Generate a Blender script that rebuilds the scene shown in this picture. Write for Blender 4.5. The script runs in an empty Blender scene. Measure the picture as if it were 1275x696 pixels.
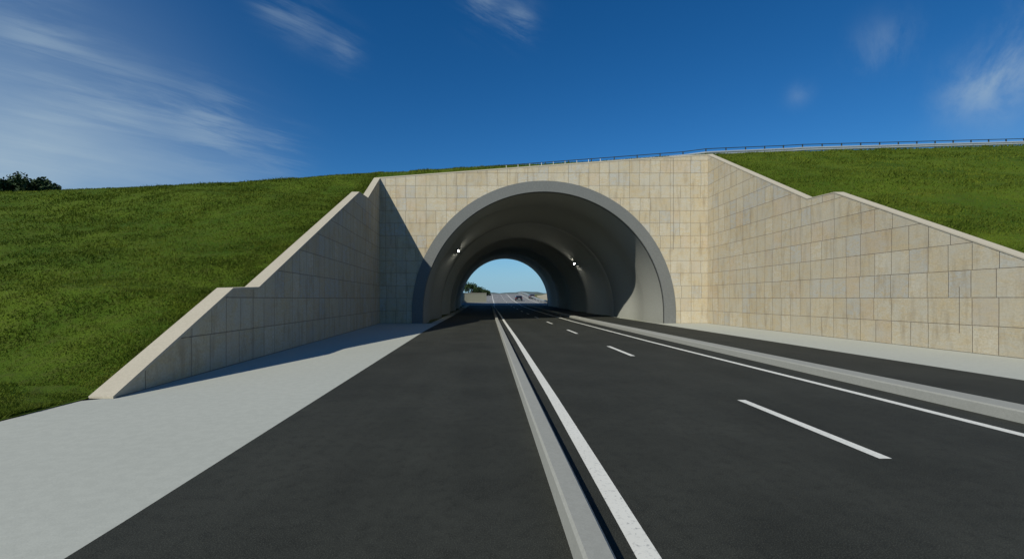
import bpy, bmesh, math, random
import numpy as np
from mathutils import Vector
random.seed(7); RNG = np.random.default_rng(7)
S = bpy.context.scene; C = S.collection
R = math.radians

# ------------------------------------------------------------------ helpers
def interp(x, pts):
    return float(np.interp(x, [p[0] for p in pts], [p[1] for p in pts]))

def link(name, me, parent=None):
    o = bpy.data.objects.new(name, me); C.objects.link(o)
    if parent: o.parent = parent
    return o

def tag(o, label=None, cat=None, group=None, kind=None):
    if label: o['label'] = label
    if cat: o['category'] = cat
    if group: o['group'] = group
    if kind: o['kind'] = kind
    return o

def empty(name, loc, rz=0.0):
    o = bpy.data.objects.new(name, None); C.objects.link(o)
    o.location = loc; o.rotation_euler = (0, 0, rz); o.empty_display_size = 0.3
    return o

def mesh(name, verts, faces, mat, parent=None, smooth=False, uvs=None, mats=None, fidx=None):
    me = bpy.data.meshes.new(name)
    me.from_pydata([tuple(v) for v in verts], [], [tuple(f) for f in faces])
    if mats:
        for m in mats: me.materials.append(m)
        me.polygons.foreach_set('material_index', fidx)
    else:
        me.materials.append(mat)
    if uvs is not None:
        uv = me.uv_layers.new(name='UVMap')
        for l in me.loops:
            uv.data[l.index].uv = uvs[l.vertex_index]
    if smooth:
        me.polygons.foreach_set('use_smooth', [True]*len(me.polygons))
    me.update()
    return link(name, me, parent)

def bm_obj(name, bm, mat, parent=None, smooth=False, bevel=0.0):
    bmesh.ops.recalc_face_normals(bm, faces=bm.faces)
    me = bpy.data.meshes.new(name); bm.to_mesh(me); bm.free()
    me.materials.append(mat)
    if smooth: me.polygons.foreach_set('use_smooth', [True]*len(me.polygons))
    o = link(name, me, parent)
    if bevel:
        b = o.modifiers.new('bev', 'BEVEL'); b.width = bevel; b.segments = 2; b.limit_method = 'ANGLE'
    return o

def add_box(bm, x0, x1, y0, y1, z0, z1):
    vs = [bm.verts.new((x, y, z)) for x in (x0, x1) for y in (y0, y1) for z in (z0, z1)]
    for f in ((0,1,3,2),(4,6,7,5),(0,4,5,1),(2,3,7,6),(0,2,6,4),(1,5,7,3)):
        bm.faces.new([vs[i] for i in f])

def add_tube(bm, pts, r, n=8):
    pts = [Vector(p) for p in pts]; rings = []
    rr = r if isinstance(r, (list, tuple)) else [r]*len(pts)
    for i, p in enumerate(pts):
        t = (pts[min(i+1, len(pts)-1)] - pts[max(i-1, 0)]).normalized()
        a = t.cross(Vector((0.31, 0.2, 0.93)))
        if a.length < 0.05: a = t.cross(Vector((1, 0, 0)))
        a.normalize(); b = t.cross(a)
        rings.append([bm.verts.new(p + (a*math.cos(2*math.pi*k/n) + b*math.sin(2*math.pi*k/n))*rr[i]) for k in range(n)])
    for i in range(len(rings)-1):
        for k in range(n):
            bm.faces.new((rings[i][k], rings[i][(k+1) % n], rings[i+1][(k+1) % n], rings[i+1][k]))
    bm.faces.new(rings[0][::-1]); bm.faces.new(rings[-1])

# ------------------------------------------------------------------ materials
class NT:
    def __init__(s, name):
        s.m = bpy.data.materials.new(name); s.m.use_nodes = True
        s.t = s.m.node_tree; s.n = s.t.nodes; s.l = s.t.links
        s.b = s.n['Principled BSDF']
    def new(s, typ, **kw):
        n = s.n.new(typ)
        for k, v in kw.items(): setattr(n, k, v)
        return n
    def put(s, inp, v):
        if hasattr(v, 'is_output'): s.l.new(v, inp)
        else: inp.default_value = v
    def math(s, op, a, b=None, c=None):
        n = s.new('ShaderNodeMath', operation=op)
        s.put(n.inputs[0], a)
        if b is not None: s.put(n.inputs[1], b)
        if c is not None: s.put(n.inputs[2], c)
        return n.outputs[0]
    def noise(s, vec, scale, detail=4, rough=0.55, col=False, dist=0.0):
        n = s.new('ShaderNodeTexNoise'); s.put(n.inputs['Vector'], vec)
        n.inputs['Scale'].default_value = scale; n.inputs['Detail'].default_value = detail
        n.inputs['Roughness'].default_value = rough; n.inputs['Distortion'].default_value = dist
        return n.outputs['Color' if col else 'Fac']
    def ramp(s, fac, stops, interp='LINEAR'):
        n = s.new('ShaderNodeValToRGB'); n.color_ramp.interpolation = interp
        e = n.color_ramp.elements
        while len(e) < len(stops): e.new(0.5)
        for i, (p, c) in enumerate(stops):
            e[i].position = p; e[i].color = (c[0], c[1], c[2], 1) if isinstance(c, (tuple, list)) else (c, c, c, 1)
        s.put(n.inputs[0], fac); return n.outputs[0]
    def mix(s, fac, a, b, mode='MIX'):
        n = s.new('ShaderNodeMix', data_type='RGBA', blend_type=mode)
        s.put(n.inputs[0], fac)
        for i, v in ((6, a), (7, b)):
            if isinstance(v, (tuple, list)): v = (v[0], v[1], v[2], 1)
            s.put(n.inputs[i], v)
        return n.outputs[2]
    def mapping(s, vec, scale=(1,1,1), loc=(0,0,0), rot=(0,0,0)):
        n = s.new('ShaderNodeMapping'); s.put(n.inputs[0], vec)
        n.inputs['Scale'].default_value = scale; n.inputs['Location'].default_value = loc
        n.inputs['Rotation'].default_value = rot
        return n.outputs[0]
    def coord(s, which='Object'):
        return s.new('ShaderNodeTexCoord').outputs[which]
    def bump(s, h, strength=0.3, dist=0.02):
        n = s.new('ShaderNodeBump'); n.inputs['Strength'].default_value = strength
        n.inputs['Distance'].default_value = dist; s.put(n.inputs['Height'], h)
        s.l.new(n.outputs[0], s.b.inputs['Normal'])
    def done(s, col, rough=0.8, spec=0.3, metal=0.0):
        if isinstance(col, (tuple, list)): col = (col[0], col[1], col[2], 1)
        s.put(s.b.inputs['Base Color'], col); s.put(s.b.inputs['Roughness'], rough)
        s.b.inputs['Specular IOR Level'].default_value = spec
        s.b.inputs['Metallic'].default_value = metal
        return s.m

def mat_plain(name, col, rough=0.6, spec=0.3, metal=0.0, var=0.12, scale=3.0):
    t = NT(name); v = t.coord()
    n = t.noise(v, scale, 4)
    c = t.mix(n, [x*(1-var) for x in col], [min(1, x*(1+var)) for x in col])
    return t.done(c, rough, spec, metal)

def mat_stone():
    t = NT('stone_cladding'); uv = t.coord('UV')
    sep = t.new('ShaderNodeSeparateXYZ'); t.put(sep.inputs[0], uv)
    u, v = sep.outputs[0], sep.outputs[1]
    H, W = 1.02, 1.66
    vv = t.math('DIVIDE', v, H); row = t.math('FLOOR', vv); fv = t.math('FRACT', vv)
    def white(a, b, c=0.0):
        cb = t.new('ShaderNodeCombineXYZ'); t.put(cb.inputs[0], a); t.put(cb.inputs[1], b); t.put(cb.inputs[2], c)
        w = t.new('ShaderNodeTexWhiteNoise', noise_dimensions='3D'); t.put(w.inputs[0], cb.outputs[0])
        return w.outputs['Value']
    off = white(row, 3.3)
    uu = t.math('ADD', t.math('DIVIDE', u, W), t.math('MULTIPLY', off, 0.06))
    col = t.math('FLOOR', uu); fu = t.math('FRACT', uu)
    # some slabs are cut in two at a random place
    cut = t.math('ADD', 0.455, t.math('MULTIPLY', white(row, col, 5.0), 0.09))
    has = t.math('GREATER_THAN', white(row, col, 9.0), 0.27)
    side = t.math('MULTIPLY', has, t.math('GREATER_THAN', fu, cut))
    rnd = white(row, col, t.math('ADD', 20.0, t.math('MULTIPLY', side, 7.0)))
    rnd2 = white(row, col, t.math('ADD', 50.0, t.math('MULTIPLY', side, 7.0)))
    # joints
    eu = t.math('MULTIPLY', t.math('MINIMUM', fu, t.math('SUBTRACT', 1.0, fu)), W)
    ev = t.math('MULTIPLY', t.math('MINIMUM', fv, t.math('SUBTRACT', 1.0, fv)), H)
    ec = t.math('ADD', t.math('MULTIPLY', t.math('ABSOLUTE', t.math('SUBTRACT', fu, cut)), W),
                t.math('MULTIPLY', t.math('SUBTRACT', 1.0, has), 10.0))
    e = t.math('MINIMUM', t.math('MINIMUM', eu, ec), ev)
    wob = t.noise(uv, 6.0, 3)
    jw = t.math('ADD', 0.010, t.math('MULTIPLY', wob, 0.024))
    mr = t.new('ShaderNodeMapRange', interpolation_type='SMOOTHSTEP')
    t.put(mr.inputs[0], e); mr.inputs[1].default_value = 0.0; t.put(mr.inputs[2], jw)
    mr.inputs[3].default_value = 1.0; mr.inputs[4].default_value = 0.0
    joint = mr.outputs[0]
    base = t.ramp(rnd, [(0.0, (0.465, 0.415, 0.310)), (0.22, (0.480, 0.440, 0.345)), (0.42, (0.450, 0.395, 0.290)),
                        (0.56, (0.495, 0.455, 0.365)), (0.74, (0.410, 0.412, 0.385)), (0.87, (0.470, 0.400, 0.305)), (1.0, (0.435, 0.435, 0.405))], 'CONSTANT')
    val = t.math('ADD', 0.95, t.math('MULTIPLY', rnd2, 0.17))
    base = t.mix(1.0, base, t.mix(1.0, (0, 0, 0), (1, 1, 1)), 'MULTIPLY')
    cbv = t.new('ShaderNodeCombineColor')
    for i in range(3): t.put(cbv.inputs[i], val)
    base = t.mix(1.0, base, cbv.outputs[0], 'MULTIPLY')
    # veins / weathering
    veins = t.noise(t.mapping(uv, (1.0, 2.2, 1)), 2.1, 7, 0.65, dist=0.8)
    base = t.mix(t.ramp(veins, [(0.42, 0.0), (0.60, 0.62)]), base, (0.49, 0.375, 0.205))
    fine = t.noise(uv, 14.0, 5, 0.7)
    base = t.mix(t.ramp(fine, [(0.36, 0.5), (0.58, 0.0)]), base, (0.28, 0.235, 0.165))
    streak = t.noise(t.mapping(uv, (3.2, 0.55, 1)), 1.0, 5, 0.6)
    base = t.mix(t.ramp(streak, [(0.50, 0.0), (0.70, 0.58)]), base, (0.245, 0.195, 0.130))
    blot = t.noise(uv, 0.9, 6, 0.62, dist=0.5)
    base = t.mix(t.ramp(blot, [(0.46, 0.0), (0.66, 0.5)]), base, (0.42, 0.41, 0.365))
    big = t.noise(uv, 0.22, 3)
    base = t.mix(t.ramp(big, [(0.35, 0.0), (0.7, 0.28)]), base, (0.56, 0.52, 0.42))
    base = t.mix(1.0, base, (0.965, 0.96, 0.925), 'MULTIPLY')
    base = t.mix(t.math('MULTIPLY', joint, 0.9), base, (0.13, 0.105, 0.075))
    h = t.math('SUBTRACT', t.math('ADD', t.math('MULTIPLY', fine, 0.25), t.math('MULTIPLY', rnd2, 0.25)), joint)
    t.bump(h, 0.5, 0.02)
    return t.done(base, 0.85, 0.25)

def mat_concrete(name, c0, c1, scale=1.0, bump=0.15, speck=0.25):
    t = NT(name); v = t.coord()
    n = t.noise(v, 0.35*scale, 6, 0.6)
    f = t.noise(v, 9.0*scale, 5, 0.65)
    g = t.noise(v, 60.0, 3, 0.6)
    c = t.mix(n, c0, c1)
    c = t.mix(t.ramp(f, [(0.42, speck), (0.58, 0.0)]), c, [x*0.72 for x in c0])
    c = t.mix(t.ramp(g, [(0.4, 0.16), (0.6, 0.0)]), c, [x*0.6 for x in c0])
    t.bump(t.math('ADD', g, f), bump, 0.01)
    return t.done(c, 0.88, 0.25)

def mat_asphalt(name, dark, light):
    t = NT(name); v = t.coord()
    lane = t.noise(t.mapping(v, (0.9, 0.06, 1)), 1.0, 5, 0.6)
    big = t.noise(v, 0.45, 6, 0.65)
    ag = t.noise(v, 85.0, 2, 0.7)
    mid = t.noise(v, 7.0, 5, 0.7)
    c = t.mix(t.ramp(big, [(0.36, 0.0), (0.64, 1.0)]), dark, light)
    c = t.mix(t.ramp(lane, [(0.45, 0.0), (0.72, 0.4)]), c, [x*1.45 for x in light])
    c = t.mix(t.ramp(mid, [(0.48, 0.0), (0.70, 0.6)]), c, [x*0.6 for x in dark])
    c = t.mix(t.ramp(ag, [(0.50, 0.0), (0.72, 0.75)]), c, [x*2.6 for x in light])
    c = t.mix(t.ramp(ag, [(0.26, 0.6), (0.42, 0.0)]), c, [x*0.35 for x in dark])
    t.bump(t.math('ADD', ag, t.math('MULTIPLY', mid, 0.5)), 0.35, 0.01)
    return t.done(c, 0.86, 0.22)

def mat_paint():
    t = NT('road_paint'); v = t.coord()
    f = t.noise(v, 22.0, 6, 0.7); g = t.noise(v, 1.3, 4)
    c = t.mix(g, (0.64, 0.63, 0.56), (0.75, 0.74, 0.665))
    c = t.mix(t.ramp(f, [(0.33, 0.75), (0.45, 0.0)]), c, (0.28, 0.28, 0.27))
    return t.done(c, 0.7, 0.3)

def mat_soil():
    t = NT('grass_ground'); v = t.coord()
    a = t.noise(v, 0.28, 5, 0.6); b = t.noise(v, 3.5, 6, 0.7)
    c = t.mix(t.ramp(a, [(0.35, 0.0), (0.65, 1.0)]), (0.036, 0.074, 0.005), (0.078, 0.118, 0.009))
    c = t.mix(t.ramp(b, [(0.48, 0.0), (0.7, 0.6)]), c, (0.068, 0.066, 0.018))
    t.bump(b, 0.8, 0.12)
    return t.done(c, 0.95, 0.1)

def mat_blade():
    t = NT('grass_blades'); v = t.coord()
    a = t.noise(t.mapping(v, (0.55, 1.0, 1)), 0.75, 6, 0.68, dist=0.4)
    b = t.noise(v, 2.6, 5, 0.65)
    isl = t.new('ShaderNodeNewGeometry').outputs['Random Per Island']
    c = t.mix(t.ramp(a, [(0.34, 0.0), (0.64, 1.0)]), (0.056, 0.098, 0.007), (0.160, 0.202, 0.018))
    c = t.mix(t.ramp(b, [(0.45, 0.0), (0.68, 0.65)]), c, (0.120, 0.108, 0.028))
    pt = t.noise(t.mapping(v, (0.45, 0.9, 1)), 0.30, 5, 0.62, dist=0.5)
    c = t.mix(t.ramp(pt, [(0.42, 0.55), (0.60, 0.0)]), c, (0.040, 0.072, 0.006))
    c = t.mix(t.math('MULTIPLY', isl, 0.5), c, t.mix(isl, (0.030, 0.076, 0.006), (0.16, 0.205, 0.022)))
    t.b.inputs['Subsurface Weight'].default_value = 0.0
    m = t.done(c, 0.8, 0.12)
    tr = t.new('ShaderNodeBsdfTranslucent'); t.put(tr.inputs[0], c)
    ms = t.new('ShaderNodeMixShader'); ms.inputs[0].default_value = 0.3
    t.l.new(t.b.outputs[0], ms.inputs[1]); t.l.new(tr.outputs[0], ms.inputs[2])
    t.l.new(ms.outputs[0], t.n['Material Output'].inputs[0])
    return m

def mat_leaf(name, c0, c1):
    t = NT(name)
    isl = t.new('ShaderNodeNewGeometry').outputs['Random Per Island']
    n = t.noise(t.coord(), 0.7, 3)
    c = t.mix(t.math('ADD', t.math('MULTIPLY', isl, 0.6), t.math('MULTIPLY', n, 0.4)), c0, c1)
    return t.done(c, 0.7, 0.2)

STONE = mat_stone()
COPING = mat_concrete('pale_coping', (0.42, 0.375, 0.285), (0.50, 0.455, 0.355), 2.0)
CONC = mat_concrete('pavement_concrete', (0.405, 0.415, 0.36), (0.475, 0.485, 0.42), 0.7, 0.12, 0.18)
KERB = mat_concrete('kerb_concrete', (0.30, 0.30, 0.262), (0.35, 0.35, 0.31), 2.0, 0.12, 0.2)
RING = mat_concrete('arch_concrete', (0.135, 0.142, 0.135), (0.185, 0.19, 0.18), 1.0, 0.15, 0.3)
LINING_SHADE = mat_concrete('lining_concrete_shade_lift', (0.64, 0.645, 0.575), (0.71, 0.715, 0.645), 0.8, 0.1, 0.25)  # colour raised to brighten the shaded bore; same concrete as the sunlit end
LINING_SUN = mat_concrete('lining_concrete_sunlit', (0.315, 0.32, 0.285), (0.365, 0.37, 0.33), 1.0, 0.12, 0.25)  # same lining concrete, toned darker for the stretch the sun reaches
ASPH = mat_asphalt('asphalt', (0.0180, 0.0192, 0.0150), (0.0325, 0.0340, 0.0272))
FARASPH = mat_asphalt('haze_lightened_asphalt', (0.16, 0.16, 0.155), (0.20, 0.20, 0.19))  # lighter grey stands in for grazing sun and haze on the distant asphalt
PAINT = mat_paint()
SOIL = mat_soil(); BLADE = mat_blade()
STEEL = mat_plain('galvanised_steel', (0.42, 0.45, 0.44), 0.5, 0.4, 0.35)
DARKRAIL = mat_plain('dark_rail_paint', (0.035, 0.05, 0.055), 0.5)
WHITEPOST = mat_plain('white_post_paint', (0.6, 0.6, 0.56), 0.6)
JOINT = mat_plain('joint_filler', (0.13, 0.115, 0.09), 0.9)
BARK = mat_plain('bark', (0.09, 0.07, 0.05), 0.9, 0.1, 0, 0.3, 6)
LEAF = mat_leaf('tree_leaves', (0.014, 0.034, 0.012), (0.045, 0.075, 0.026))
DRY = mat_plain('dry_grass', (0.12, 0.13, 0.05), 0.95, 0.1, 0, 0.3, 0.2)
FARWALL = mat_concrete('far_wall_concrete', (0.40, 0.40, 0.29), (0.48, 0.47, 0.36), 0.6)
RUBBER = mat_plain('tyre_rubber', (0.02, 0.02, 0.02), 0.8)
CARBLACK = mat_plain('black_car_paint', (0.012, 0.012, 0.018), 0.3, 0.5)
CARGREY = mat_plain('grey_car_paint', (0.09, 0.09, 0.10), 0.3, 0.5)
CARGLASS = mat_plain('car_glass', (0.01, 0.012, 0.015), 0.1, 0.5)
REDLAMP = mat_plain('tail_lamp_red', (0.3, 0.01, 0.01), 0.3)
LAMPBODY = mat_plain('lamp_housing', (0.3, 0.3, 0.29), 0.5)
def mat_emit(name, col, s):
    t = NT(name); t.done(col, 0.5)
    t.b.inputs['Emission Color'].default_value = (*col, 1); t.b.inputs['Emission Strength'].default_value = s
    return t.m
LAMPLIT = mat_emit('lit_lamp_lens', (1.0, 0.97, 0.88), 125.0)

# ------------------------------------------------------------------ levels and profiles (metres; camera stands at x=0 y=0, road runs to +Y)
YP = 36.5            # near portal face
YF = 103.0           # far portal face
def road_z(y):
    return interp(y, [(-100, 0), (40, 0), (70, .12), (103, .5), (120, .95), (145, 1.8), (175, 3.4), (195, 4.1), (230, 4.3), (4000, 4.3)])
def wall_x(y):       # road-side face of the left wing wall
    return -7.55 - 0.0473*(y - 9.0)
RX = 17.9            # road-side face of the right wing wall
LPROF = [(8.98, 0.0), (13.6, 2.29), (15.28, 2.36), (29.5, 9.0), (32.1, 9.2), (36.5, 11.80)]
RPROF = [(6.0, 0.0), (11.4, 2.3), (12.9, 2.36), (14.95, 3.34), (23.15, 7.50), (25.1, 7.60), (36.5, 13.74)]
def portal_top(x): return interp(x, [(-9.4, 11.80), (4.5, 12.83), (17.9, 13.74), (18.4, 13.74)])
CREST = [(-160, 6.0), (-80, 7.6), (-36, 9.8), (-23.4, 11.3), (-9.7, 13.7), (0, 14.05), (4.5, 14.05), (12, 14.2), (19, 14.6), (28, 15.4), (51, 16.95), (100, 19.6), (200, 23)]
def crest_z(x): return interp(x, CREST)
def lumps(x, y):
    return 0.16*math.sin(x*.31+1.3*math.sin(y*.23))+0.12*math.sin(y*.53+x*.17+2)+0.06*math.sin(x*1.1-y*.7)

def ext_left(y):
    if y < 8.98: return 0.0
    if y > 36.5: return 11.80 + .5*(y-36.5)
    return interp(y, LPROF)
def ext_right(y):
    if y < 6.0: return 0.0
    if y > 36.5: return 13.74 + .5*(y-36.5)
    return interp(y, RPROF)
def emb_z(x, y):
    """ground level of the grass embankment"""
    if x < -7:   z = ext_left(y); d = wall_x(min(y, 36.5)) - .5 - x
    elif x > RX: z = ext_right(y); d = x - RX - .5
    else:
        w = (x + 8.85)/(RX + 8.85); z = (1-w)*ext_left(y) + w*ext_right(y); d = 0
    if x < -7 and 8.98 < y < 36.5:       # away from the wall the berm steps soften into one slope
        lin = np.interp(y, [8.98, 36.5], [0, 11.80]); k = min(1, max(0, d/14)); z = (1-k)*z + k*lin
    if x > RX and 6 < y < 36.5:
        lin = np.interp(y, [6, 36.5], [0, 13.74]); k = min(1, max(0, d/14)); z = (1-k)*z + k*lin
    c = crest_z(x)
    # rounded shoulder at the crest
    k = 0.45; z = min(z, c) - k*math.exp(-abs(z-c)/k)*0.5
    s = min(1, max(0, (d-.4)/3))
    z += lumps(x, y)*s*min(1, max(0, z/1.5))*min(1, max(0, (c-z-.3)/2))
    z -= 0.10 * (1 if z > .05 else 0)
    if y > 100: z = min(z, crest_z(x) - .5*(y-100)); z = max(z, road_z(y)-.1)
    if x < -8 and y < 14: z = max(z, min(.45, .075*(-8-x)) + .03*math.sin(x*1.7)*math.sin(y*1.3+x))
    return max(z, 0.012)

# ------------------------------------------------------------------ ground
def sheet(name, ys, left, right, dz, mat, parent=None, nx=1, base=road_z):
    v, f = [], []
    for y in ys:
        l = left(y) if callable(left) else left; r = right(y) if callable(right) else right
        for i in range(nx+1): v.append((l+(r-l)*i/nx, y, base(y)+dz))
    n = nx+1
    for j in range(len(ys)-1):
        for i in range(nx): f.append((j*n+i, j*n+i+1, (j+1)*n+i+1, (j+1)*n+i))
    return mesh(name, v, f, mat, parent)
def frange(a, b, d):
    n = max(1, round((b-a)/d)); return [a+(b-a)*i/n for i in range(n+1)]

gys = [-300, -60, 0, 40] + frange(70, 230, 10) + [400, 900, 2000, 4000]
tag(sheet('ground', gys, -3000, 3000, -0.12, DRY), kind='structure')

def asph_l(y): return interp(y, [(-20, -3.05), (3.4, -3.26), (29, -4.0), (103, -4.3)])
def asph_r(y): return interp(y, [(-20, 12.7), (10, 13.15), (36, 13.55), (103, 13.2)])
ry = frange(-20, YF, 3.0)
road = tag(sheet('road', ry, asph_l, asph_r, 0.0, ASPH, nx=4), kind='structure')
far = tag(sheet('far_road', frange(YF, 235, 4)+[300, 400, 600], -8.9, 17.0, -0.002, FARASPH, nx=2), kind='structure')
pv = [y for y in frange(-20, 36.5, 3)]
def pave_l(y): return min(wall_x(y), -7.62) + 0.02 if y > 8.9 else -8.0 + (0.05*math.sin(y*2.1)+.04*math.sin(y*5.3))
pvl = frange(-20, 8.8, .6) + frange(9.1, 36.5, 3)
tag(sheet('pavement', pvl, pave_l, lambda y: asph_l(y)+.0, -0.004, CONC), kind='structure')
tag(sheet('pavement', pv, asph_r, RX-.002, -0.004, CONC), kind='structure')
tv = frange(36.5, YF, 3)
TC = lambda y: 4.52 - 0.7*(y-YP)/(YF-YP)     # tunnel axis
def bulge(y):
    if y < 41.0: return 0.0
    k = min(1, (y-41.0)/5)*min(1, max(0, (YF-2-y)/6))
    return k*(0.12 + 0.48*math.sin((y-39.6)/12.6*2*math.pi))
tag(sheet('walkway', tv, lambda y: TC(y)-9.2, asph_l, 0.014, CONC), kind='structure')
tag(sheet('walkway', tv, asph_r, lambda y: TC(y)+9.2, 0.014, CONC), kind='structure')
# low wooded ridge far behind the tunnel
hv, hf = [], []
hx = frange(-1500, 1500, 12)
for x in hx:
    top = 4.3 + 6.0 + 4.5*math.sin(x*.006+1)+2.2*math.sin(x*.021)+1.2*math.sin(x*.07+2)+.8*math.sin(x*.19)
    for (yy, zz) in ((880, 3.5), (930, top*.75), (980, top), (1200, top*.8)): hv.append((x, yy, zz))
for j in range(len(hx)-1):
    for i in range(3): hf.append((j*4+i, (j+1)*4+i, (j+1)*4+i+1, j*4+i+1))
tag(mesh('hills', hv, hf, mat_plain('wooded_ridge', (0.10, 0.13, 0.12), .95, .1, 0, .3, .02), smooth=True), kind='structure')
# aprons of the walkways out to the foot of the lining, so there is no gap
# markings
def strip(name, y0, y1, xc, w, step=3):
    f = xc if callable(xc) else (lambda y: xc)
    return sheet(name, frange(y0, y1, step), lambda y: f(y)-w/2, lambda y: f(y)+w/2, 0.004, PAINT, road)
strip('edge_line', -6, 102.9, lambda y: interp(y, [(3, 1.235), (9, 1.31), (22, 1.40), (60, 1.45), (103, 1.2)]), 0.19)
strip('edge_line', -6, 102.9, lambda y: interp(y, [(4, 7.9), (9, 7.82), (20, 7.55), (40, 7.45), (103, 7.3)]), 0.18)
def far_strip(name, x, w, y0, y1):
    return sheet(name, frange(y0, y1, 4), x-w/2, x+w/2, 0.012, PAINT, far)
far_strip('edge_line', 1.5, .2, 104, 228); far_strip('edge_line', 7.6, .2, 104, 228); far_strip('edge_line', 13.2, .2, 104, 228)
for k_ in range(9): far_strip('lane_dash', 5.0, .18, 108+k_*12, 112+k_*12)
period = 10.05; d0 = 5.60
for k in range(-1, 10):
    a = d0 + k*period
    strip('lane_dash', a, a+3.25, lambda y: interp(y, [(5, 4.97), (16, 5.06), (30, 5.12), (103, 5.0)]), 0.16, 1.2)

# low concrete kerbs running along the carriageway
def kerb(x0, x1, h, label, bev=.025):
    prof = [(0, -.01), (0.012, h-bev), (bev+.012, h), (x1-x0-bev, h), (x1-x0, h-bev), (x1-x0, -.01)]
    ys = frange(-6, 102.5, 1.9); vs, fs = [], []
    n = len(prof)
    for y in ys:
        a = x0(y) if callable(x0) else x0
        for (dx, z) in prof: vs.append((a+dx, y, road_z(y)+z))
    for j in range(len(ys)-1):
        for i in range(n-1): fs.append((j*n+i, j*n+i+1, (j+1)*n+i+1, (j+1)*n+i))
    fs.append(tuple(range(n))); fs.append(tuple(range((len(ys)-1)*n, len(ys)*n))[::-1])
    return tag(mesh('concrete_kerb', vs, fs, KERB), label, 'kerb')
kerb(0.655, 0.90, 0.20, 'narrow grey concrete kerb beside the thick white line, nearest the middle of the road')
kerb(8.58, 9.14, 0.20, 'wide grey concrete kerb right of the thin white edge line, towards the tall sunlit wall')

# ------------------------------------------------------------------ grass embankment
verts, faces = [], []
def patch(rows):
    """rows: list of lists of (x,y)"""
    b = len(verts); n = len(rows[0])
    for r in rows:
        for (x, y) in r: verts.append((x, y, emb_z(x, y)))
    for j in range(len(rows)-1):
        for i in range(n-1):
            faces.append((b+j*n+i, b+j*n+i+1, b+(j+1)*n+i+1, b+(j+1)*n+i))
offs = [0, .25, .6, 1, 1.5] + frange(2, 40, .8) + [44, 50, 58, 70, 90, 120, 150]
yl = sorted(set([round(y, 2) for y in frange(-20, 8.9, .8)] + [round(y, 2) for y in frange(8.98, 37.0, .55)] + [13.6, 15.28, 29.5, 32.1]))
def lb(y): return (wall_x(min(y, 36.5)) - .47) if y > 8.98 else interp(y, [(-20, -8.0), (8, -8.0), (8.98, -8.02)])
patch([[(lb(y)-o, y) for o in offs[::-1]] for y in yl])
yr = sorted(set([round(y, 2) for y in frange(-20, 37.0, .6)] + [11.4, 12.9, 23.15, 25.1]))
patch([[(RX+.47+o, y) for o in offs] for y in yr])
xb = sorted([lb(37.0)-o for o in offs] + [RX+.47+o for o in offs] + frange(-8.5, 17.5, 1.0))
patch([[(x, y) for x in xb] for y in frange(37.0, 46, .5)+[50, 60, 75, 90, 100, 101, YF-.5]])
xl = sorted([-9.9-o for o in offs[::3]]); xr = sorted([18.3+o for o in offs[::3]])
for xs in (xl, xr): patch([[(x, y) for x in xs] for y in frange(YF-.5, 135, 2.5)])
emb = tag(mesh('grass_embankment', verts, faces, SOIL, smooth=True), kind='structure')

# grass blades: one mass nobody could count
def grass(n_try):
    X, Y, Z = [], [], []
    n = n_try
    # choose view-independent ground positions with a density that thins out away from the road
    side = RNG.random(n) < .56
    y = np.where(side, RNG.uniform(1, 41, n), RNG.uniform(4, 46, n))
    o = RNG.random(n)**1.6*48
    lbv = np.array([lb(min(t, 37)) for t in y])
    x = np.where(side, lbv-.12-o, RX+.6+o)
    dist = np.hypot(x, y)
    keep = RNG.random(n) < np.clip((13/np.maximum(dist, 8))**1.2, .0, 1)
    vis = (np.abs(x) < y*1.32+3)
    keep &= vis
    # a strip of grass behind the portal parapet
    return x[keep], y[keep], dist[keep]
gx, gy, gd = grass(1700000)
m = 16000
px = RNG.uniform(-9.3, 18.3, m); py = RNG.uniform(37.1, 41.5, m)
gx = np.concatenate([gx, px]); gy = np.concatenate([gy, py]); gd = np.concatenate([gd, np.hypot(px, py)])
# heights from the embankment function on a lookup grid
n = len(gx)
def field(x0, x1, y0, y1, st=.2):
    xs_ = np.arange(x0, x1+st, st); ys_ = np.arange(y0, y1+st, st)
    return xs_, ys_, np.array([[emb_z(a, b) for a in xs_] for b in ys_])
gz = np.empty(n)
for lo, hi in ((-60, -7.02), (-7, 17.88), (17.95, 68)):
    xs_, ys_, F = field(lo, hi, 0, 47)
    q = (gx >= lo-.1) & (gx <= hi+.1)
    fi = np.clip((gx[q]-lo)/.2, 0, len(xs_)-1.001); fj = np.clip(gy[q]/.2, 0, len(ys_)-1.001)
    a, b = fi.astype(int), fj.astype(int); fi -= a; fj -= b
    gz[q] = F[b, a]*(1-fi)*(1-fj)+F[b, a+1]*fi*(1-fj)+F[b+1, a]*(1-fi)*fj+F[b+1, a+1]*fi*fj
def tuss(x, y, f0, oct_, seed):
    r_ = np.random.default_rng(seed); o_ = np.zeros_like(x); 
    for k in range(oct_):
        f = f0*1.55**k
        for _ in range(3):
            t_ = r_.random()*6.283; o_ += np.sin((x*math.cos(t_)*.75+y*math.sin(t_)*1.2)*f+r_.random()*6.283+1.5*np.sin((y*math.cos(t_)-x*math.sin(t_))*f*.6))/(1.2**k)
    return o_/(1.7*math.sqrt(oct_))
clump = np.clip(.5+.5*tuss(gx, gy, 1.6, 4, 3), 0, 1)
patchy = np.clip(.5+.5*tuss(gx, gy, .45, 3, 5), 0, 1)
hgt = (0.030+0.0017*gd)*(0.45+0.9*RNG.random(n))*(0.35+1.25*clump*(.4+.8*patchy))
wid = (0.007+0.0007*gd)*(0.7+.6*RNG.random(n))
ang = RNG.random(n)*2*np.pi
lean = RNG.normal(0, .7, (n, 2))*hgt[:, None]; lean[:, 0] += .25*hgt
dx = np.cos(ang)*wid; dy = np.sin(ang)*wid
V = np.empty((n, 3, 3), dtype=np.float32)
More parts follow.
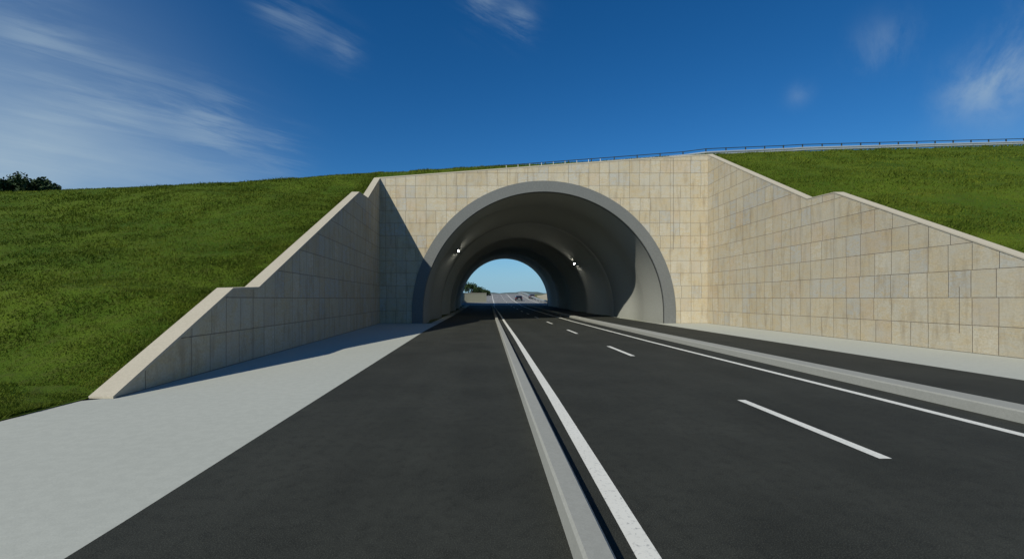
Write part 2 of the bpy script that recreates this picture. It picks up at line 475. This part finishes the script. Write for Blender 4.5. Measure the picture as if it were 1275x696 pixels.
V[:, 0] = np.stack([gx-dx, gy-dy, gz-.03], 1)
V[:, 1] = np.stack([gx+dx, gy+dy, gz-.03], 1)
V[:, 2] = np.stack([gx+lean[:, 0], gy+lean[:, 1], gz+hgt], 1)
me = bpy.data.meshes.new('grass')
me.vertices.add(3*n); me.vertices.foreach_set('co', V.ravel())
me.loops.add(3*n); me.loops.foreach_set('vertex_index', np.arange(3*n, dtype=np.int32))
me.polygons.add(n); me.polygons.foreach_set('loop_start', np.arange(0, 3*n, 3, dtype=np.int32))
me.materials.append(BLADE); me.update(calc_edges=True)
g = tag(link('grass', me), 'rough green grass growing over the embankment slopes', 'grass', kind='stuff')
print('blades', n)

# ------------------------------------------------------------------ walls
def prism_wall(name, prof, xf, xback, mat, parent, cop=0.0, zfloor=-.15, axis_pts=None):
    """wall standing along Y: prof = (y, z) of the top; front face at xf(y), back at xback(y)"""
    ys = sorted(set([p[0] for p in prof] + [y for y in frange(prof[0][0], prof[-1][0], 2.0)]))
    vs, fs, uv = [], [], []
    for y in ys:
        z = interp(y, prof)
        for (x, zz) in ((xf(y), zfloor), (xf(y), z), (xback(y), z), (xback(y), zfloor)):
            vs.append((x, y, zz)); uv.append((y, zz if x == xf(y) else zz+abs(x-xf(y))))
    n = 4
    for j in range(len(ys)-1):
        for i in range(3): fs.append((j*n+i, j*n+i+1, (j+1)*n+i+1, (j+1)*n+i))
    fs.append((0, 1, 2, 3)); e = (len(ys)-1)*n; fs.append((e+3, e+2, e+1, e))
    return mesh(name, vs, fs, mat, parent, uvs=uv)
def coping(prof, xf, xback, parent, t=.06, over=.018):
    vs, fs = [], []
    ys = [p[0] for p in prof]
    for y, z in prof:
        a, b = xf(y), xback(y); s = 1 if b > a else -1
        for (x, zz) in ((a-s*over, z-.03), (a-s*over, z+t), (b+s*over, z+t), (b+s*over, z-.03)): vs.append((x, y, zz))
    n = 4
    for j in range(len(ys)-1):
        for i in range(4): fs.append((j*n+i, j*n+(i+1) % 4, (j+1)*n+(i+1) % 4, (j+1)*n+i))
    fs.append((0, 1, 2, 3)); e = (len(ys)-1)*n; fs.append((e+3, e+2, e+1, e))
    o = mesh('coping', vs, fs, COPING, parent)
    bm = bmesh.new(); bm.from_mesh(o.data); bmesh.ops.recalc_face_normals(bm, faces=bm.faces); bm.to_mesh(o.data); bm.free()
    return o
def joint_strip(parent, x, y, z0, z1, face):
    bm = bmesh.new()
    if face == 'x': add_box(bm, x-.003, x+.02, y-.011, y+.011, z0, z1)
    else: add_box(bm, x-.014, x+.014, y-.003, y+.02, z0, z1)
    return bm_obj('expansion_joint', bm, JOINT, parent)

wl = tag(empty('wing_wall', (wall_x(9), 9, 0)), 'shaded stone wing wall with stepped sloping top on the left, casting shade on the pavement', 'wall')
wr = tag(empty('wing_wall', (RX, 14, 0)), 'sunlit stone wing wall with stepped sloping top right of the tunnel, under the railed crest', 'wall')
def shift(o, root):
    o.matrix_parent_inverse = root.matrix_basis.inverted(); return o
bpy.context.view_layer.update()
def under(root, *objs):
    bpy.context.view_layer.update()
    for o in objs: o.parent = root; o.matrix_parent_inverse = root.matrix_world.inverted()
lf, lbk = (lambda y: wall_x(y)), (lambda y: wall_x(y)-.46)
rf, rbk = (lambda y: RX), (lambda y: RX+.46)
under(wl, prism_wall('stone_face', LPROF, lf, lbk, STONE, None), coping(LPROF, lf, lbk, None, .045))
under(wr, prism_wall('stone_face', RPROF, rf, rbk, STONE, None), coping(RPROF, rf, rbk, None, .02))
under(wr, joint_strip(None, RX, 17.0, 0.7, 2.45, 'x'))

# portal headwall with the arch opening
ZC = 0.85; RO = 10.75; RI = 9.86
def arch(cx, r, zc, n=72, z0=-.15):
    pts = [(cx-r, z0)] + [(cx-r*math.cos(math.pi*i/n), zc+r*math.sin(math.pi*i/n)) for i in range(n+1)] + [(cx+r, z0)]
    return pts
def headwall(name, y0, y1, xl, xr, topf, cx, zc, mat, zf=-.15):
    hole = arch(cx, RO-.02, zc, z0=zf)
    top = [(x, topf(x)) for x in frange(xl, xr, 2.0)]
    vs, fs, uv = [], [], []
    bm = bmesh.new()
    cols = [(x, zf, topf(x)) for x in frange(xl, hole[0][0], .8)] + [(x, z, topf(x)) for x, z in hole[1:-1]] + [(x, zf, topf(x)) for x in frange(hole[-1][0], xr, .8)]
    pairs = [(bm.verts.new((x, y0, a)), bm.verts.new((x, y0, b))) for x, a, b in cols]
    for (a, b), (c, d_) in zip(pairs, pairs[1:]):
        if (c.co - a.co).length < 1e-5 or abs(c.co.x-a.co.x) < 1e-5: 
            continue
        bm.faces.new((a, c, d_, b))
    bmesh.ops.remove_doubles(bm, verts=bm.verts, dist=1e-5)
    ext = bmesh.ops.extrude_face_region(bm, geom=bm.faces[:])
    for g_ in ext['geom']:
        if isinstance(g_, bmesh.types.BMVert): g_.co.y = y1
    bmesh.ops.recalc_face_normals(bm, faces=bm.faces)
    uvl = bm.loops.layers.uv.new('UVMap')
    for fc in bm.faces:
        for lp in fc.loops:
            c = lp.vert.co; lp[uvl].uv = (c.x + (c.y-y0), c.z)
    me = bpy.data.meshes.new(name); bm.to_mesh(me); bm.free(); me.materials.append(mat)
    return link(name, me)
XL = wall_x(YP)
portal = tag(empty('tunnel_portal', (TC(YP), YP, 0)), 'sunlit stone tunnel portal with a grey concrete arch spanning the road', 'tunnel portal')
hw = headwall('stone_face', YP, YP+.5, XL-.46, RX+.46, portal_top, TC(YP), ZC, STONE)
vs, fs = [], []
xs = frange(XL-.44, RX+.44, 2.0)
for x in xs:
    z = portal_top(x)
    for (yy, zz) in ((YP-.02, z-.04), (YP-.02, z+.055), (YP+.52, z+.055), (YP+.52, z-.04)): vs.append((x, yy, zz))
for j in range(len(xs)-1):
    for i in range(4): fs.append((j*4+i, j*4+(i+1) % 4, (j+1)*4+(i+1) % 4, (j+1)*4+i))
fs += [(3, 2, 1, 0), tuple((len(xs)-1)*4+i for i in range(4))]
cp = mesh('coping', vs, fs, COPING)
bm = bmesh.new(); bm.from_mesh(cp.data); bmesh.ops.recalc_face_normals(bm, faces=bm.faces); bm.to_mesh(cp.data); bm.free()
jt = joint_strip(None, 15.1+.0, YP, 6.0, 13.45, 'y'); 
# concrete ring: flat front and reveal
def tube_part(name, secs, mat, close=True, zf=-.2, n=72):
    """secs: list of (y, r_in, r_out)"""
    vs, fs = [], []
    for which in (1, 2):
        for s in secs:
            for (x, z) in arch(TC(s[0]), s[which], ZC+road_z(s[0]), n, zf): vs.append((x, s[0], z))
    m_ = n+3; k = len(secs)
    for w in range(2):
        for j in range(k-1):
            for i in range(m_-1):
                a = w*k*m_ + j*m_ + i
                q = (a, a+1, a+1+m_, a+m_); fs.append(q if w == 0 else q[::-1])
    for j in (0, k-1):
        for i in range(m_-1):
            a = j*m_+i; b = k*m_ + a
            q = (a, b, b+1, a+1); fs.append(q if j == 0 else q[::-1])
    o = mesh(name, vs, fs, mat)
    bm = bmesh.new(); bm.from_mesh(o.data); bmesh.ops.recalc_face_normals(bm, faces=bm.faces); bm.to_mesh(o.data); bm.free()
    for p in o.data.polygons:
        p.use_smooth = abs(p.normal.y) < .9
    return o
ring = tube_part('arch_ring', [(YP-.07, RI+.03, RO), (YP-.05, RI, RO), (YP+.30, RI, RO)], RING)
SEAM = 49.7  # painted tone switches here from sunlit to shaded lining
revl = tube_part('sunlit_lining_end', [(y, RI-.004+(.0 if y < 41 else .024)+bulge(y), RO) for y in [YP+.30, 38, 39.5] + frange(41, SEAM, .6)], LINING_SUN)
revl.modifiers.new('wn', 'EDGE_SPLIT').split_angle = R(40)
under(portal, hw, cp, jt, ring, revl)
ys = frange(SEAM, YF-.2, 0.8)
lin = tube_part('tunnel_lining', [(y, RI+.02+bulge(y), RO+.4) for y in ys], LINING_SHADE)
tag(lin, 'concrete tunnel lining, its colour paled to brighten the shade, curving over the road inside the arch', 'tunnel lining')
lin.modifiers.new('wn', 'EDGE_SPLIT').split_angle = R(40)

# far portal and its walls
fp = tag(empty('tunnel_portal', (TC(YF), YF, road_z(YF))), 'far end opening of the tunnel, seen through the bore', 'tunnel portal')
fz = lambda x: crest_z(x) - 1.2
hw2 = headwall('stone_face', YF-.1, YF+.4, -9.6, RX+.46, fz, TC(YF), ZC+road_z(YF), STONE, .3)
ring2 = tube_part('arch_ring', [(YF-.2, RI, RO), (YF+.55, RI, RO)], RING)
under(fp, hw2, ring2)
fr = tag(empty('retaining_wall', (RX, 133, 1.4)), 'pale low retaining wall right of the road beyond the far end of the tunnel', 'wall')
FR = [(YF+.4, 12.8), (121, 4.6), (133, 3.6), (150, 3.2), (165, 3.1)]
w = prism_wall('stone_face', FR, rf, rbk, COPING, None); under(fr, w, coping(FR, rf, rbk, None))
flw = tag(empty('retaining_wall', (-9, 150, 2)), 'low pale yellowish wall under dark trees, left of the road beyond the tunnel', 'wall')
def poly_wall(name, pts, t, mat):
    vs, fs, uv = [], [], []; L = 0
    for i, (x, y, z0, z1) in enumerate(pts):
        a = Vector(pts[max(i-1, 0)][:2]); b = Vector(pts[min(i+1, len(pts)-1)][:2]); d = (b-a).normalized(); nn = Vector((-d.y, d.x))*t
        if i: L += (Vector(pts[i][:2])-Vector(pts[i-1][:2])).length
        for (p, z) in (((x, y), z0), ((x, y), z1), ((x+nn.x, y+nn.y), z1), ((x+nn.x, y+nn.y), z0)): vs.append((p[0], p[1], z)); uv.append((L, z))
    for j in range(len(pts)-1):
        for i in range(3): fs.append((j*4+i, (j+1)*4+i, (j+1)*4+i+1, j*4+i+1))
    fs.append((0, 1, 2, 3)); e = 4*(len(pts)-1); fs.append((e+3, e+2, e+1, e))
    return mesh(name, vs, fs, mat, uvs=uv)
LW = [(-9.3, YF+.4, .3, 11.5), (-9.3, 112, .3, 5.0), (-9.2, 117, .3, 3.55), (-6.5, 120.5, .3, 3.5), (-0.5, 125, .3, 3.55)]
b1 = poly_wall('stone_face', LW, .4, FARWALL)
b2 = poly_wall('coping', [(x+.03, y-.03, z1-.02, z1+.12) for (x, y, z0, z1) in LW], .48, COPING)
under(flw, b1, b2)
# galvanised guard rail along the far road
frl = tag(empty('guard_rail', (14.6, 140, 2)), 'pale guard rail beside the far road beyond the tunnel, left of the retaining wall', 'guard rail')
def fz_(y): return road_z(y)
bm = bmesh.new(); prev = None
for y in frange(112, 216, 4):
    row = [bm.verts.new((14.6+a, y, fz_(y)+b)) for a, b in ((0, .45), (-.06, .52), (-.06, .62), (0, .66), (-.06, .72), (-.06, .82), (0, .88), (.02, .88), (.02, .45))]
    if prev:
        for i in range(len(row)): bm.faces.new((prev[i], row[i], row[(i+1) % len(row)], prev[(i+1) % len(row)]))
    prev = row
fo = [bm_obj('beam', bm, STEEL)]
for y in frange(112, 216, 8):
    bm = bmesh.new(); add_box(bm, 14.63, 14.75, y-.05, y+.05, fz_(y)-.2, fz_(y)+.85); fo.append(bm_obj('post', bm, STEEL))
under(frl, *fo)
# ------------------------------------------------------------------ guard rail on the crest, short railing on the parapet
rail = tag(empty('guard_rail', (20, 40, 14.5)), 'long galvanised guard rail with dark top rail along the crest of the embankment', 'guard rail')
RP = [(-4.0, 39.0), (19, 39.0), (28, 41.1), (51, 44.0), (75, 46.5), (100, 49)]
RZ = [(-4, 12.4), (4.5, 13.0), (17, 13.95), (19.7, 14.3), (28.9, 15.35), (52.7, 16.95), (100, 19.6)]
def rpt(x): return (x, interp(x, RP), interp(x, RZ))
xs = frange(-1.0, 89, 2.0)
bm = bmesh.new()
prof = [(0.0, .30), (-.06, .36), (-.06, .42), (0, .46), (0, .50), (-.06, .54), (-.06, .60), (0, .66)]
prev = None
for x in frange(-1.0, 89, 1.0):
    p = rpt(x); row = [bm.verts.new((p[0], p[1]+a, p[2]+b-.05)) for a, b in prof] + [bm.verts.new((p[0], p[1]+a+.012, p[2]+b-.05)) for a, b in prof[::-1]]
    if prev:
        for i in range(len(row)): bm.faces.new((prev[i], prev[(i+1) % len(row)], row[(i+1) % len(row)], row[i]))
    prev = row
beam = bm_obj('beam', bm, STEEL)
bm = bmesh.new(); add_tube(bm, [(p[0], p[1]+.05, p[2]+.86) for p in map(rpt, frange(-1, 89, 2))], .032, 6)
top = bm_obj('top_rail', bm, DARKRAIL)
posts = []
for x in xs:
    p = rpt(x); bm = bmesh.new()
    add_box(bm, p[0]-.035, p[0]+.035, p[1]+.02, p[1]+.10, p[2]-.4, p[2]+.90)
    posts.append(bm_obj('post', bm, DARKRAIL))
under(rail, beam, top, *posts)
pr = tag(empty('railing', (1, 37.4, 12.6)), 'short low railing with thin white posts behind the portal coping above the arch', 'railing')
def prz(x): return portal_top(x) + .0
pp = []
for k in range(9):
    x = 1.5 + k*.98; bm = bmesh.new(); add_tube(bm, [(x, 37.3, prz(x)-.5), (x, 37.3, prz(x)+.50)], .022, 6)
    pp.append(bm_obj('post', bm, WHITEPOST))
bm = bmesh.new(); add_tube(bm, [(x, 37.34, prz(x)+.26) for x in frange(1.2, 9.7, 1.4)], .025, 6)
under(pr, bm_obj('top_rail', bm, DARKRAIL), *pp)

# ------------------------------------------------------------------ tunnel lamps
def lamp(side, y, z, label):
    r = RI+.02+bulge(y); zc = ZC+road_z(y)
    dx = math.sqrt(r*r-(z-zc)**2); nx = -side*dx/r; nz = -(z-zc)/r
    root = empty('tunnel_lamp', (TC(y)+side*dx + nx*.14, y, z+nz*.14))
    root.rotation_euler = (0, math.atan2(-nx, -nz) , 0)
    tag(root, label, 'lamp')
    bm = bmesh.new(); add_box(bm, -.14, .14, -.62, .62, -.03, .09); bm_obj('housing', bm, LAMPBODY, root, bevel=.02)
    bm = bmesh.new(); add_box(bm, -.045, .045, -.40, .40, -.07, -.028); bm_obj('lens', bm, LAMPLIT, root, bevel=.01)
    for yy in (-.4, .4):
        bm = bmesh.new(); add_box(bm, -.03, .03, yy-.03, yy+.03, .085, .26); bm_obj('bracket', bm, DARKRAIL, root)
    return root
lamp(-1, 46.6, 7.05, 'small lit lamp on the left flank of the tunnel lining near the arch')
lamp(1, 60.6, 6.85, 'small lit lamp on the right flank of the tunnel lining, halfway through')

# ------------------------------------------------------------------ trees
def tree(x, y, z, h, w, label, group, leaves=2600, size=.28, seed=1):
    rnd = random.Random(seed)
    root = empty('tree', (x, y, z)); tag(root, label, 'tree', group)
    bm = bmesh.new()
    add_tube(bm, [(0, 0, -.3), (.05, .02, h*.25), (-.04, .05, h*.55), (.03, 0, h*.8)], [h*.028, h*.022, h*.015, h*.006], 8)
    clumps = []
    for k in range(9):
        a = k*2.4+rnd.random(); zz = h*(.38+.06*k+rnd.random()*.04); L = w*(.5-.025*k)*(.7+.5*rnd.random())
        tip = Vector((math.cos(a)*L, math.sin(a)*L, min(h*.93, zz+h*.10)))
        add_tube(bm, [(0, 0, zz-h*.08), tuple(tip*.5+Vector((0, 0, (zz)*.5))), tuple(tip)], [h*.010, h*.007, h*.003], 5)
        clumps.append((tip, w*(.20+.12*rnd.random())))
    for k in range(5): clumps.append((Vector((rnd.uniform(-.25, .25)*w, rnd.uniform(-.25, .25)*w, h*rnd.uniform(.72, .92))), w*rnd.uniform(.16, .26)))
    bm_obj('trunk', bm, BARK, root, smooth=True)
    vs, fs = [], []
    for i in range(leaves):
        c, r_ = rnd.choice(clumps)
        d = Vector((rnd.gauss(0, 1), rnd.gauss(0, 1), rnd.gauss(0, .8))).normalized()*r_*(rnd.random()**.45)
        p = c+d; u = Vector((rnd.gauss(0, 1), rnd.gauss(0, 1), rnd.gauss(0, 1))).normalized()
        v = u.cross(Vector((rnd.gauss(0, 1), rnd.gauss(0, 1), rnd.gauss(0, 1)))).normalized()
        s = size*rnd.uniform(.6, 1.3); b = len(vs)
        vs += [tuple(p-u*s), tuple(p+v*s*.5), tuple(p+u*s), tuple(p-v*s*.5)]; fs.append((b, b+1, b+2, b+3))
    mesh('crown', vs, fs, LEAF, root)
    return root
GL = 'trees on the skyline at the left'
for i, (u, topv, wd, lab) in enumerate([(4, 222.5, 4.0, 'dark tree at the left end of the skyline clump'), (21, 222.5, 4.6, 'dark tree in the middle of the skyline clump, left of the tallest'),
                                      (40, 220.5, 4.6, 'tallest dark rounded tree of the skyline clump beyond the left slope'), (55, 227, 3.8, 'low dark tree at the right end of the skyline clump')]):
    Y = 60 + (i % 2)*3; x = (u-608)*Y/557; z0 = crest_z(x)-.2; zt = 2+(372-topv)*Y/557
    tree(x, Y, z0, (zt-z0-.17*wd)/.93, wd*.92, lab, GL, 2600, .24, 11+i)
GT = 'trees beyond the far tunnel end'
for i, (u, topv, wd, Y, lab) in enumerate([(575, 350, 5.5, 172, 'tallest dark tree above the low wall beyond the tunnel'), (587, 353, 4.5, 168, 'middle dark tree above the low wall beyond the tunnel'),
                                         (596, 358, 4.2, 170, 'lower dark tree right of the middle one beyond the tunnel'), (603, 362, 3.5, 172, 'lowest dark bush-like tree near the end of the low wall beyond the tunnel')]):
    x = (u-608)*Y/557; z0 = road_z(Y)-.4; zt = 2+(372-topv)*Y/557
    tree(x, Y, z0, max(2.0, (zt-z0-.15*wd)/.92), wd, lab, GT, 1600, .3, 31+i)

# ------------------------------------------------------------------ cars far up the road
def car(x, y, label, paint, h=1.5, w=1.82, L=4.3):
    slope = math.atan2(road_z(y+2)-road_z(y-2), 4)
    root = empty('car', (x, y, road_z(y)+.0)); root.rotation_euler = (slope, 0, 0); tag(root, label, 'car')
    prof = [(-L/2, .35), (-L/2, .85), (-L/2+.1, 1.0), (-L/2+.45, h-.08), (-L/2+.9, h), (.2, h-.02), (.95, 1.0), (L/2-.15, .8), (L/2, .55), (L/2, .3)]
    bm = bmesh.new(); rows = []
    for s, k in ((-1, .0), (-1, 1), (1, 1), (1, 0)): pass
    def wid(z): return w/2*(1 if z < 1.0 else 1-.22*(z-1.0)/(h-1.0))
    Lr = [bm.verts.new((-wid(z), yy, z)) for yy, z in prof]; Rr = [bm.verts.new((wid(z), yy, z)) for yy, z in prof]
    n_ = len(prof)
    for i in range(n_): bm.faces.new((Lr[i], Lr[(i+1) % n_], Rr[(i+1) % n_], Rr[i]))
    bm.faces.new(Lr[::-1]); bm.faces.new(Rr)
    bm_obj('body', bm, paint, root, bevel=.06)
    # rear window
    def quad(name, pts, mat, t):
        nrm = (Vector(pts[1])-Vector(pts[0])).cross(Vector(pts[3])-Vector(pts[0])).normalized()*t
        a = [Vector(p) for p in pts]; vs_ = [tuple(p) for p in a]+[tuple(p+nrm) for p in a]
        return mesh(name, vs_, [(0, 3, 2, 1), (4, 5, 6, 7), (0, 1, 5, 4), (1, 2, 6, 5), (2, 3, 7, 6), (3, 0, 4, 7)], mat, root)
    y0, y1 = -L/2+.1, -L/2+.45
    quad('rear_window', [(-.68, y0+.03, 1.05), (.68, y0+.03, 1.05), (.6, y1-.04, h-.14), (-.6, y1-.04, h-.14)], CARGLASS, .025)
    quad('windscreen', [(.66, .9, 1.04), (-.66, .9, 1.04), (-.58, .3, h-.08), (.58, .3, h-.08)], CARGLASS, .03)
    for s in (-1, 1):
        a = wid(1.05)*s; b = wid(h-.12)*s
        p = [(a, -L/2+.5, 1.05), (a, .75, 1.05), (b, .2, h-.12), (b, -L/2+.75, h-.12)]
        quad('side_window', p if s > 0 else p[::-1], CARGLASS, .02)
        bm = bmesh.new(); add_box(bm, s*w/2-s*.02-.13, s*w/2-s*.02+.13 if s < 0 else s*w/2, -L/2-.03, -L/2+.1, .75, .92); bm_obj('tail_light', bm, REDLAMP, root)
        bm = bmesh.new(); add_box(bm, min(s*w/2, s*(w/2+.16)), max(s*w/2, s*(w/2+.16)), .75, .87, .98, 1.10); bm_obj('side_mirror', bm, paint, root, bevel=.02)
        for yy in (-L/2+.8, L/2-.85):
            wb = bmesh.new(); bmesh.ops.create_cone(wb, cap_ends=True, segments=20, radius1=.32, radius2=.32, depth=.22)
            bmesh.ops.rotate(wb, verts=wb.verts, matrix=__import__('mathutils').Matrix.Rotation(R(90), 3, 'Y'))
            bmesh.ops.translate(wb, verts=wb.verts, vec=(s*(w/2-.07), yy, .32)); bm_obj('wheel', wb, RUBBER, root, bevel=.02)
    bm = bmesh.new(); add_box(bm, -w/2+.05, w/2-.05, -L/2-.06, -L/2+.1, .33, .55); bm_obj('bumper', bm, DARKRAIL, root, bevel=.03)
    bm = bmesh.new(); add_box(bm, -.26, .26, -L/2-.02, -L/2+.02, .63, .74); bm_obj('number_plate', bm, WHITEPOST, root)
    return root
car((645.8-608)*134/557, 134, 'small black car far ahead beyond the tunnel, in the middle of the road', CARBLACK, 1.5, 1.95)
car((662-608)*150/557, 150, 'small dark grey car with dark rear window beyond the tunnel, by the right retaining wall', CARGREY, 1.55, 1.75)

# ------------------------------------------------------------------ sun, sky
d = Vector((0.85, 1.12, -1.0)).normalized()
elev = math.asin(-d.z); az = math.atan2(-d.x, -d.y)
sun = bpy.data.lights.new('sun', 'SUN'); sun.energy = 4.4; sun.angle = R(.5); sun.color = (1.0, .96, .845)
so = bpy.data.objects.new('sun', sun); C.objects.link(so); so.rotation_euler = d.to_track_quat('-Z', 'Y').to_euler(); so.location = (-20, -30, 40)
W = bpy.data.worlds.new('World'); S.world = W; W.use_nodes = True
wt = W.node_tree; nd = wt.nodes; lk = wt.links
bg = nd['Background']; bg.inputs[1].default_value = 0.083
sky = nd.new('ShaderNodeTexSky'); sky.sky_type = 'NISHITA'; sky.sun_disc = False
sky.sun_elevation = elev; sky.sun_rotation = az % (2*math.pi)
sky.air_density = 1.0; sky.dust_density = 0.0; sky.ozone_density = 3.0; sky.altitude = 900
tc = nd.new('ShaderNodeTexCoord')
def wm(op, a, b=None, c=None):
    n_ = nd.new('ShaderNodeMath'); n_.operation = op
    for i, v_ in enumerate((a, b, c)):
        if v_ is None: continue
        if hasattr(v_, 'is_output'): lk.new(v_, n_.inputs[i])
        else: n_.inputs[i].default_value = v_
    return n_.outputs[0]
sp = nd.new('ShaderNodeSeparateXYZ'); lk.new(tc.outputs['Generated'], sp.inputs[0])
zz = wm('MAXIMUM', wm('ADD', sp.outputs[2], .10), .02)
cb = nd.new('ShaderNodeCombineXYZ')            # cirrus sheet: the direction meets a high flat layer
lk.new(wm('DIVIDE', sp.outputs[0], zz), cb.inputs[0]); lk.new(wm('DIVIDE', sp.outputs[1], zz), cb.inputs[1])
def wnoise(scale, sc, rot, det, rough, dist=0.0, loc=(0, 0, 0)):
    mp = nd.new('ShaderNodeMapping'); lk.new(cb.outputs[0], mp.inputs[0]); mp.vector_type = 'TEXTURE'; mp.inputs['Scale'].default_value = sc; mp.inputs['Rotation'].default_value = (0, 0, rot)
    mp.inputs['Location'].default_value = loc
    n_ = nd.new('ShaderNodeTexNoise'); lk.new(mp.outputs[0], n_.inputs['Vector']); n_.inputs['Scale'].default_value = scale
    n_.inputs['Detail'].default_value = det; n_.inputs['Roughness'].default_value = rough; n_.inputs['Distortion'].default_value = dist
    return n_.outputs['Fac']
def wramp(f, a, b):
    n_ = nd.new('ShaderNodeMapRange'); n_.interpolation_type = 'SMOOTHSTEP'; lk.new(f, n_.inputs[0])
    n_.inputs[1].default_value = a; n_.inputs[2].default_value = b; return n_.outputs[0]
def blob(u, v, sharp):                         # a patch of cirrus around one direction of the sky
    D = Vector(((u-608)/557, 1, (372-v)/557)).normalized()
    n_ = nd.new('ShaderNodeVectorMath'); n_.operation = 'DOT_PRODUCT'; lk.new(tc.outputs['Generated'], n_.inputs[0]); n_.inputs[1].default_value = D
    return wm('POWER', wm('MAXIMUM', n_.outputs['Value'], 0.0), sharp)
streak = wnoise(1.6, (1.9, .55, 1), R(50), 8, .60, .25)
wisp = wnoise(2.6, (1.7, .5, 1), R(46), 9, .64, .35, (3, 1, 0))
soft = wnoise(.8, (1, 1, 1), 0, 5, .5)
terms = []
def addc(mask, tex, amt): terms.append(wm('MULTIPLY', wm('MULTIPLY', mask, tex), amt))
low = wm('ADD', wm('ADD', wm('MULTIPLY', wramp(streak, .28, .76), .14), .30), wm('MULTIPLY', wramp(soft, .25, .7), .48))
addc(blob(0, 225, 60), low, .62); addc(blob(140, 225, 110), low, .40); addc(blob(290, 228, 200), low, .26); addc(blob(30, 130, 40), wramp(soft, .0, .3), .15)
addc(blob(10, 150, 300), wramp(wisp, .30, .80), .16)
addc(blob(110, 105, 500), wramp(wisp, .36, .80), .26); addc(blob(170, 130, 600), wramp(wisp, .34, .78), .28)
addc(blob(265, 155, 500), wramp(wisp, .42, .66), .34); addc(blob(350, 190, 900), wramp(wisp, .40, .64), .22)
addc(blob(40, 35, 800), wramp(wisp, .38, .66), .26)
addc(blob(345, 8, 1700), wramp(wisp, .40, .70), .34); addc(blob(385, 30, 1500), wramp(wisp, .38, .70), .32); addc(blob(430, 60, 2200), wramp(wisp, .38, .68), .26)
addc(blob(600, 5, 1600), wramp(wisp, .38, .64), .44); addc(blob(645, 30, 2200), wramp(wisp, .36, .62), .50)
addc(blob(1225, 108, 1100), wramp(wisp, .30, .70), .42); addc(blob(1255, 120, 600), wramp(soft, .3, .7), .25); addc(blob(1280, 60, 700), wramp(wisp, .36, .7), .30)
addc(blob(1100, 55, 1500), wramp(wisp, .42, .70), .20); addc(blob(995, 118, 7000), wramp(wisp, .3, .65), .17)
tot = terms[0]
for t_ in terms[1:]: tot = wm('ADD', tot, t_)
tot = wm('MINIMUM', tot, .8)
mx = nd.new('ShaderNodeMix'); mx.data_type = 'RGBA'; lk.new(tot, mx.inputs[0]); 
hsv = nd.new('ShaderNodeHueSaturation'); hsv.inputs['Saturation'].default_value = 1.33; hsv.inputs['Value'].default_value = 1.0
lk.new(sky.outputs[0], hsv.inputs['Color'])
tint = nd.new('ShaderNodeMix'); tint.data_type = 'RGBA'; tint.blend_type = 'MULTIPLY'; tint.inputs[0].default_value = 1
lk.new(hsv.outputs[0], tint.inputs[6]); tint.inputs[7].default_value = (.72, .96, 1.08, 1)
hz = nd.new('ShaderNodeMix'); hz.data_type = 'RGBA'; lk.new(wm('MULTIPLY', wm('SUBTRACT', 1.0, wramp(sp.outputs[2], .0, .16)), .85), hz.inputs[0])
lk.new(tint.outputs[2], hz.inputs[6]); hz.inputs[7].default_value = (2.75, 5.0, 7.1, 1)
lk.new(hz.outputs[2], mx.inputs[6]); mx.inputs[7].default_value = (4.5, 5.9, 7.0, 1)
lk.new(mx.outputs[2], bg.inputs[0])

# ------------------------------------------------------------------ camera
cam = bpy.data.cameras.new('camera'); co = bpy.data.objects.new('camera', cam); C.objects.link(co)
co.location = (0, 0, 2.0); co.rotation_euler = (R(90), 0, 0)
cam.sensor_width = 36; cam.lens = 36*557/1275
cam.shift_x = (637.5-608)/1275; cam.shift_y = (372-348)/1275
cam.clip_end = 9000; S.camera = co
S.render.engine = 'CYCLES'
S.view_settings.view_transform = 'Standard'; S.view_settings.look = 'None'; S.view_settings.exposure = 0.0; S.view_settings.gamma = 1.0
S.cycles.max_bounces = 12; S.cycles.diffuse_bounces = 10
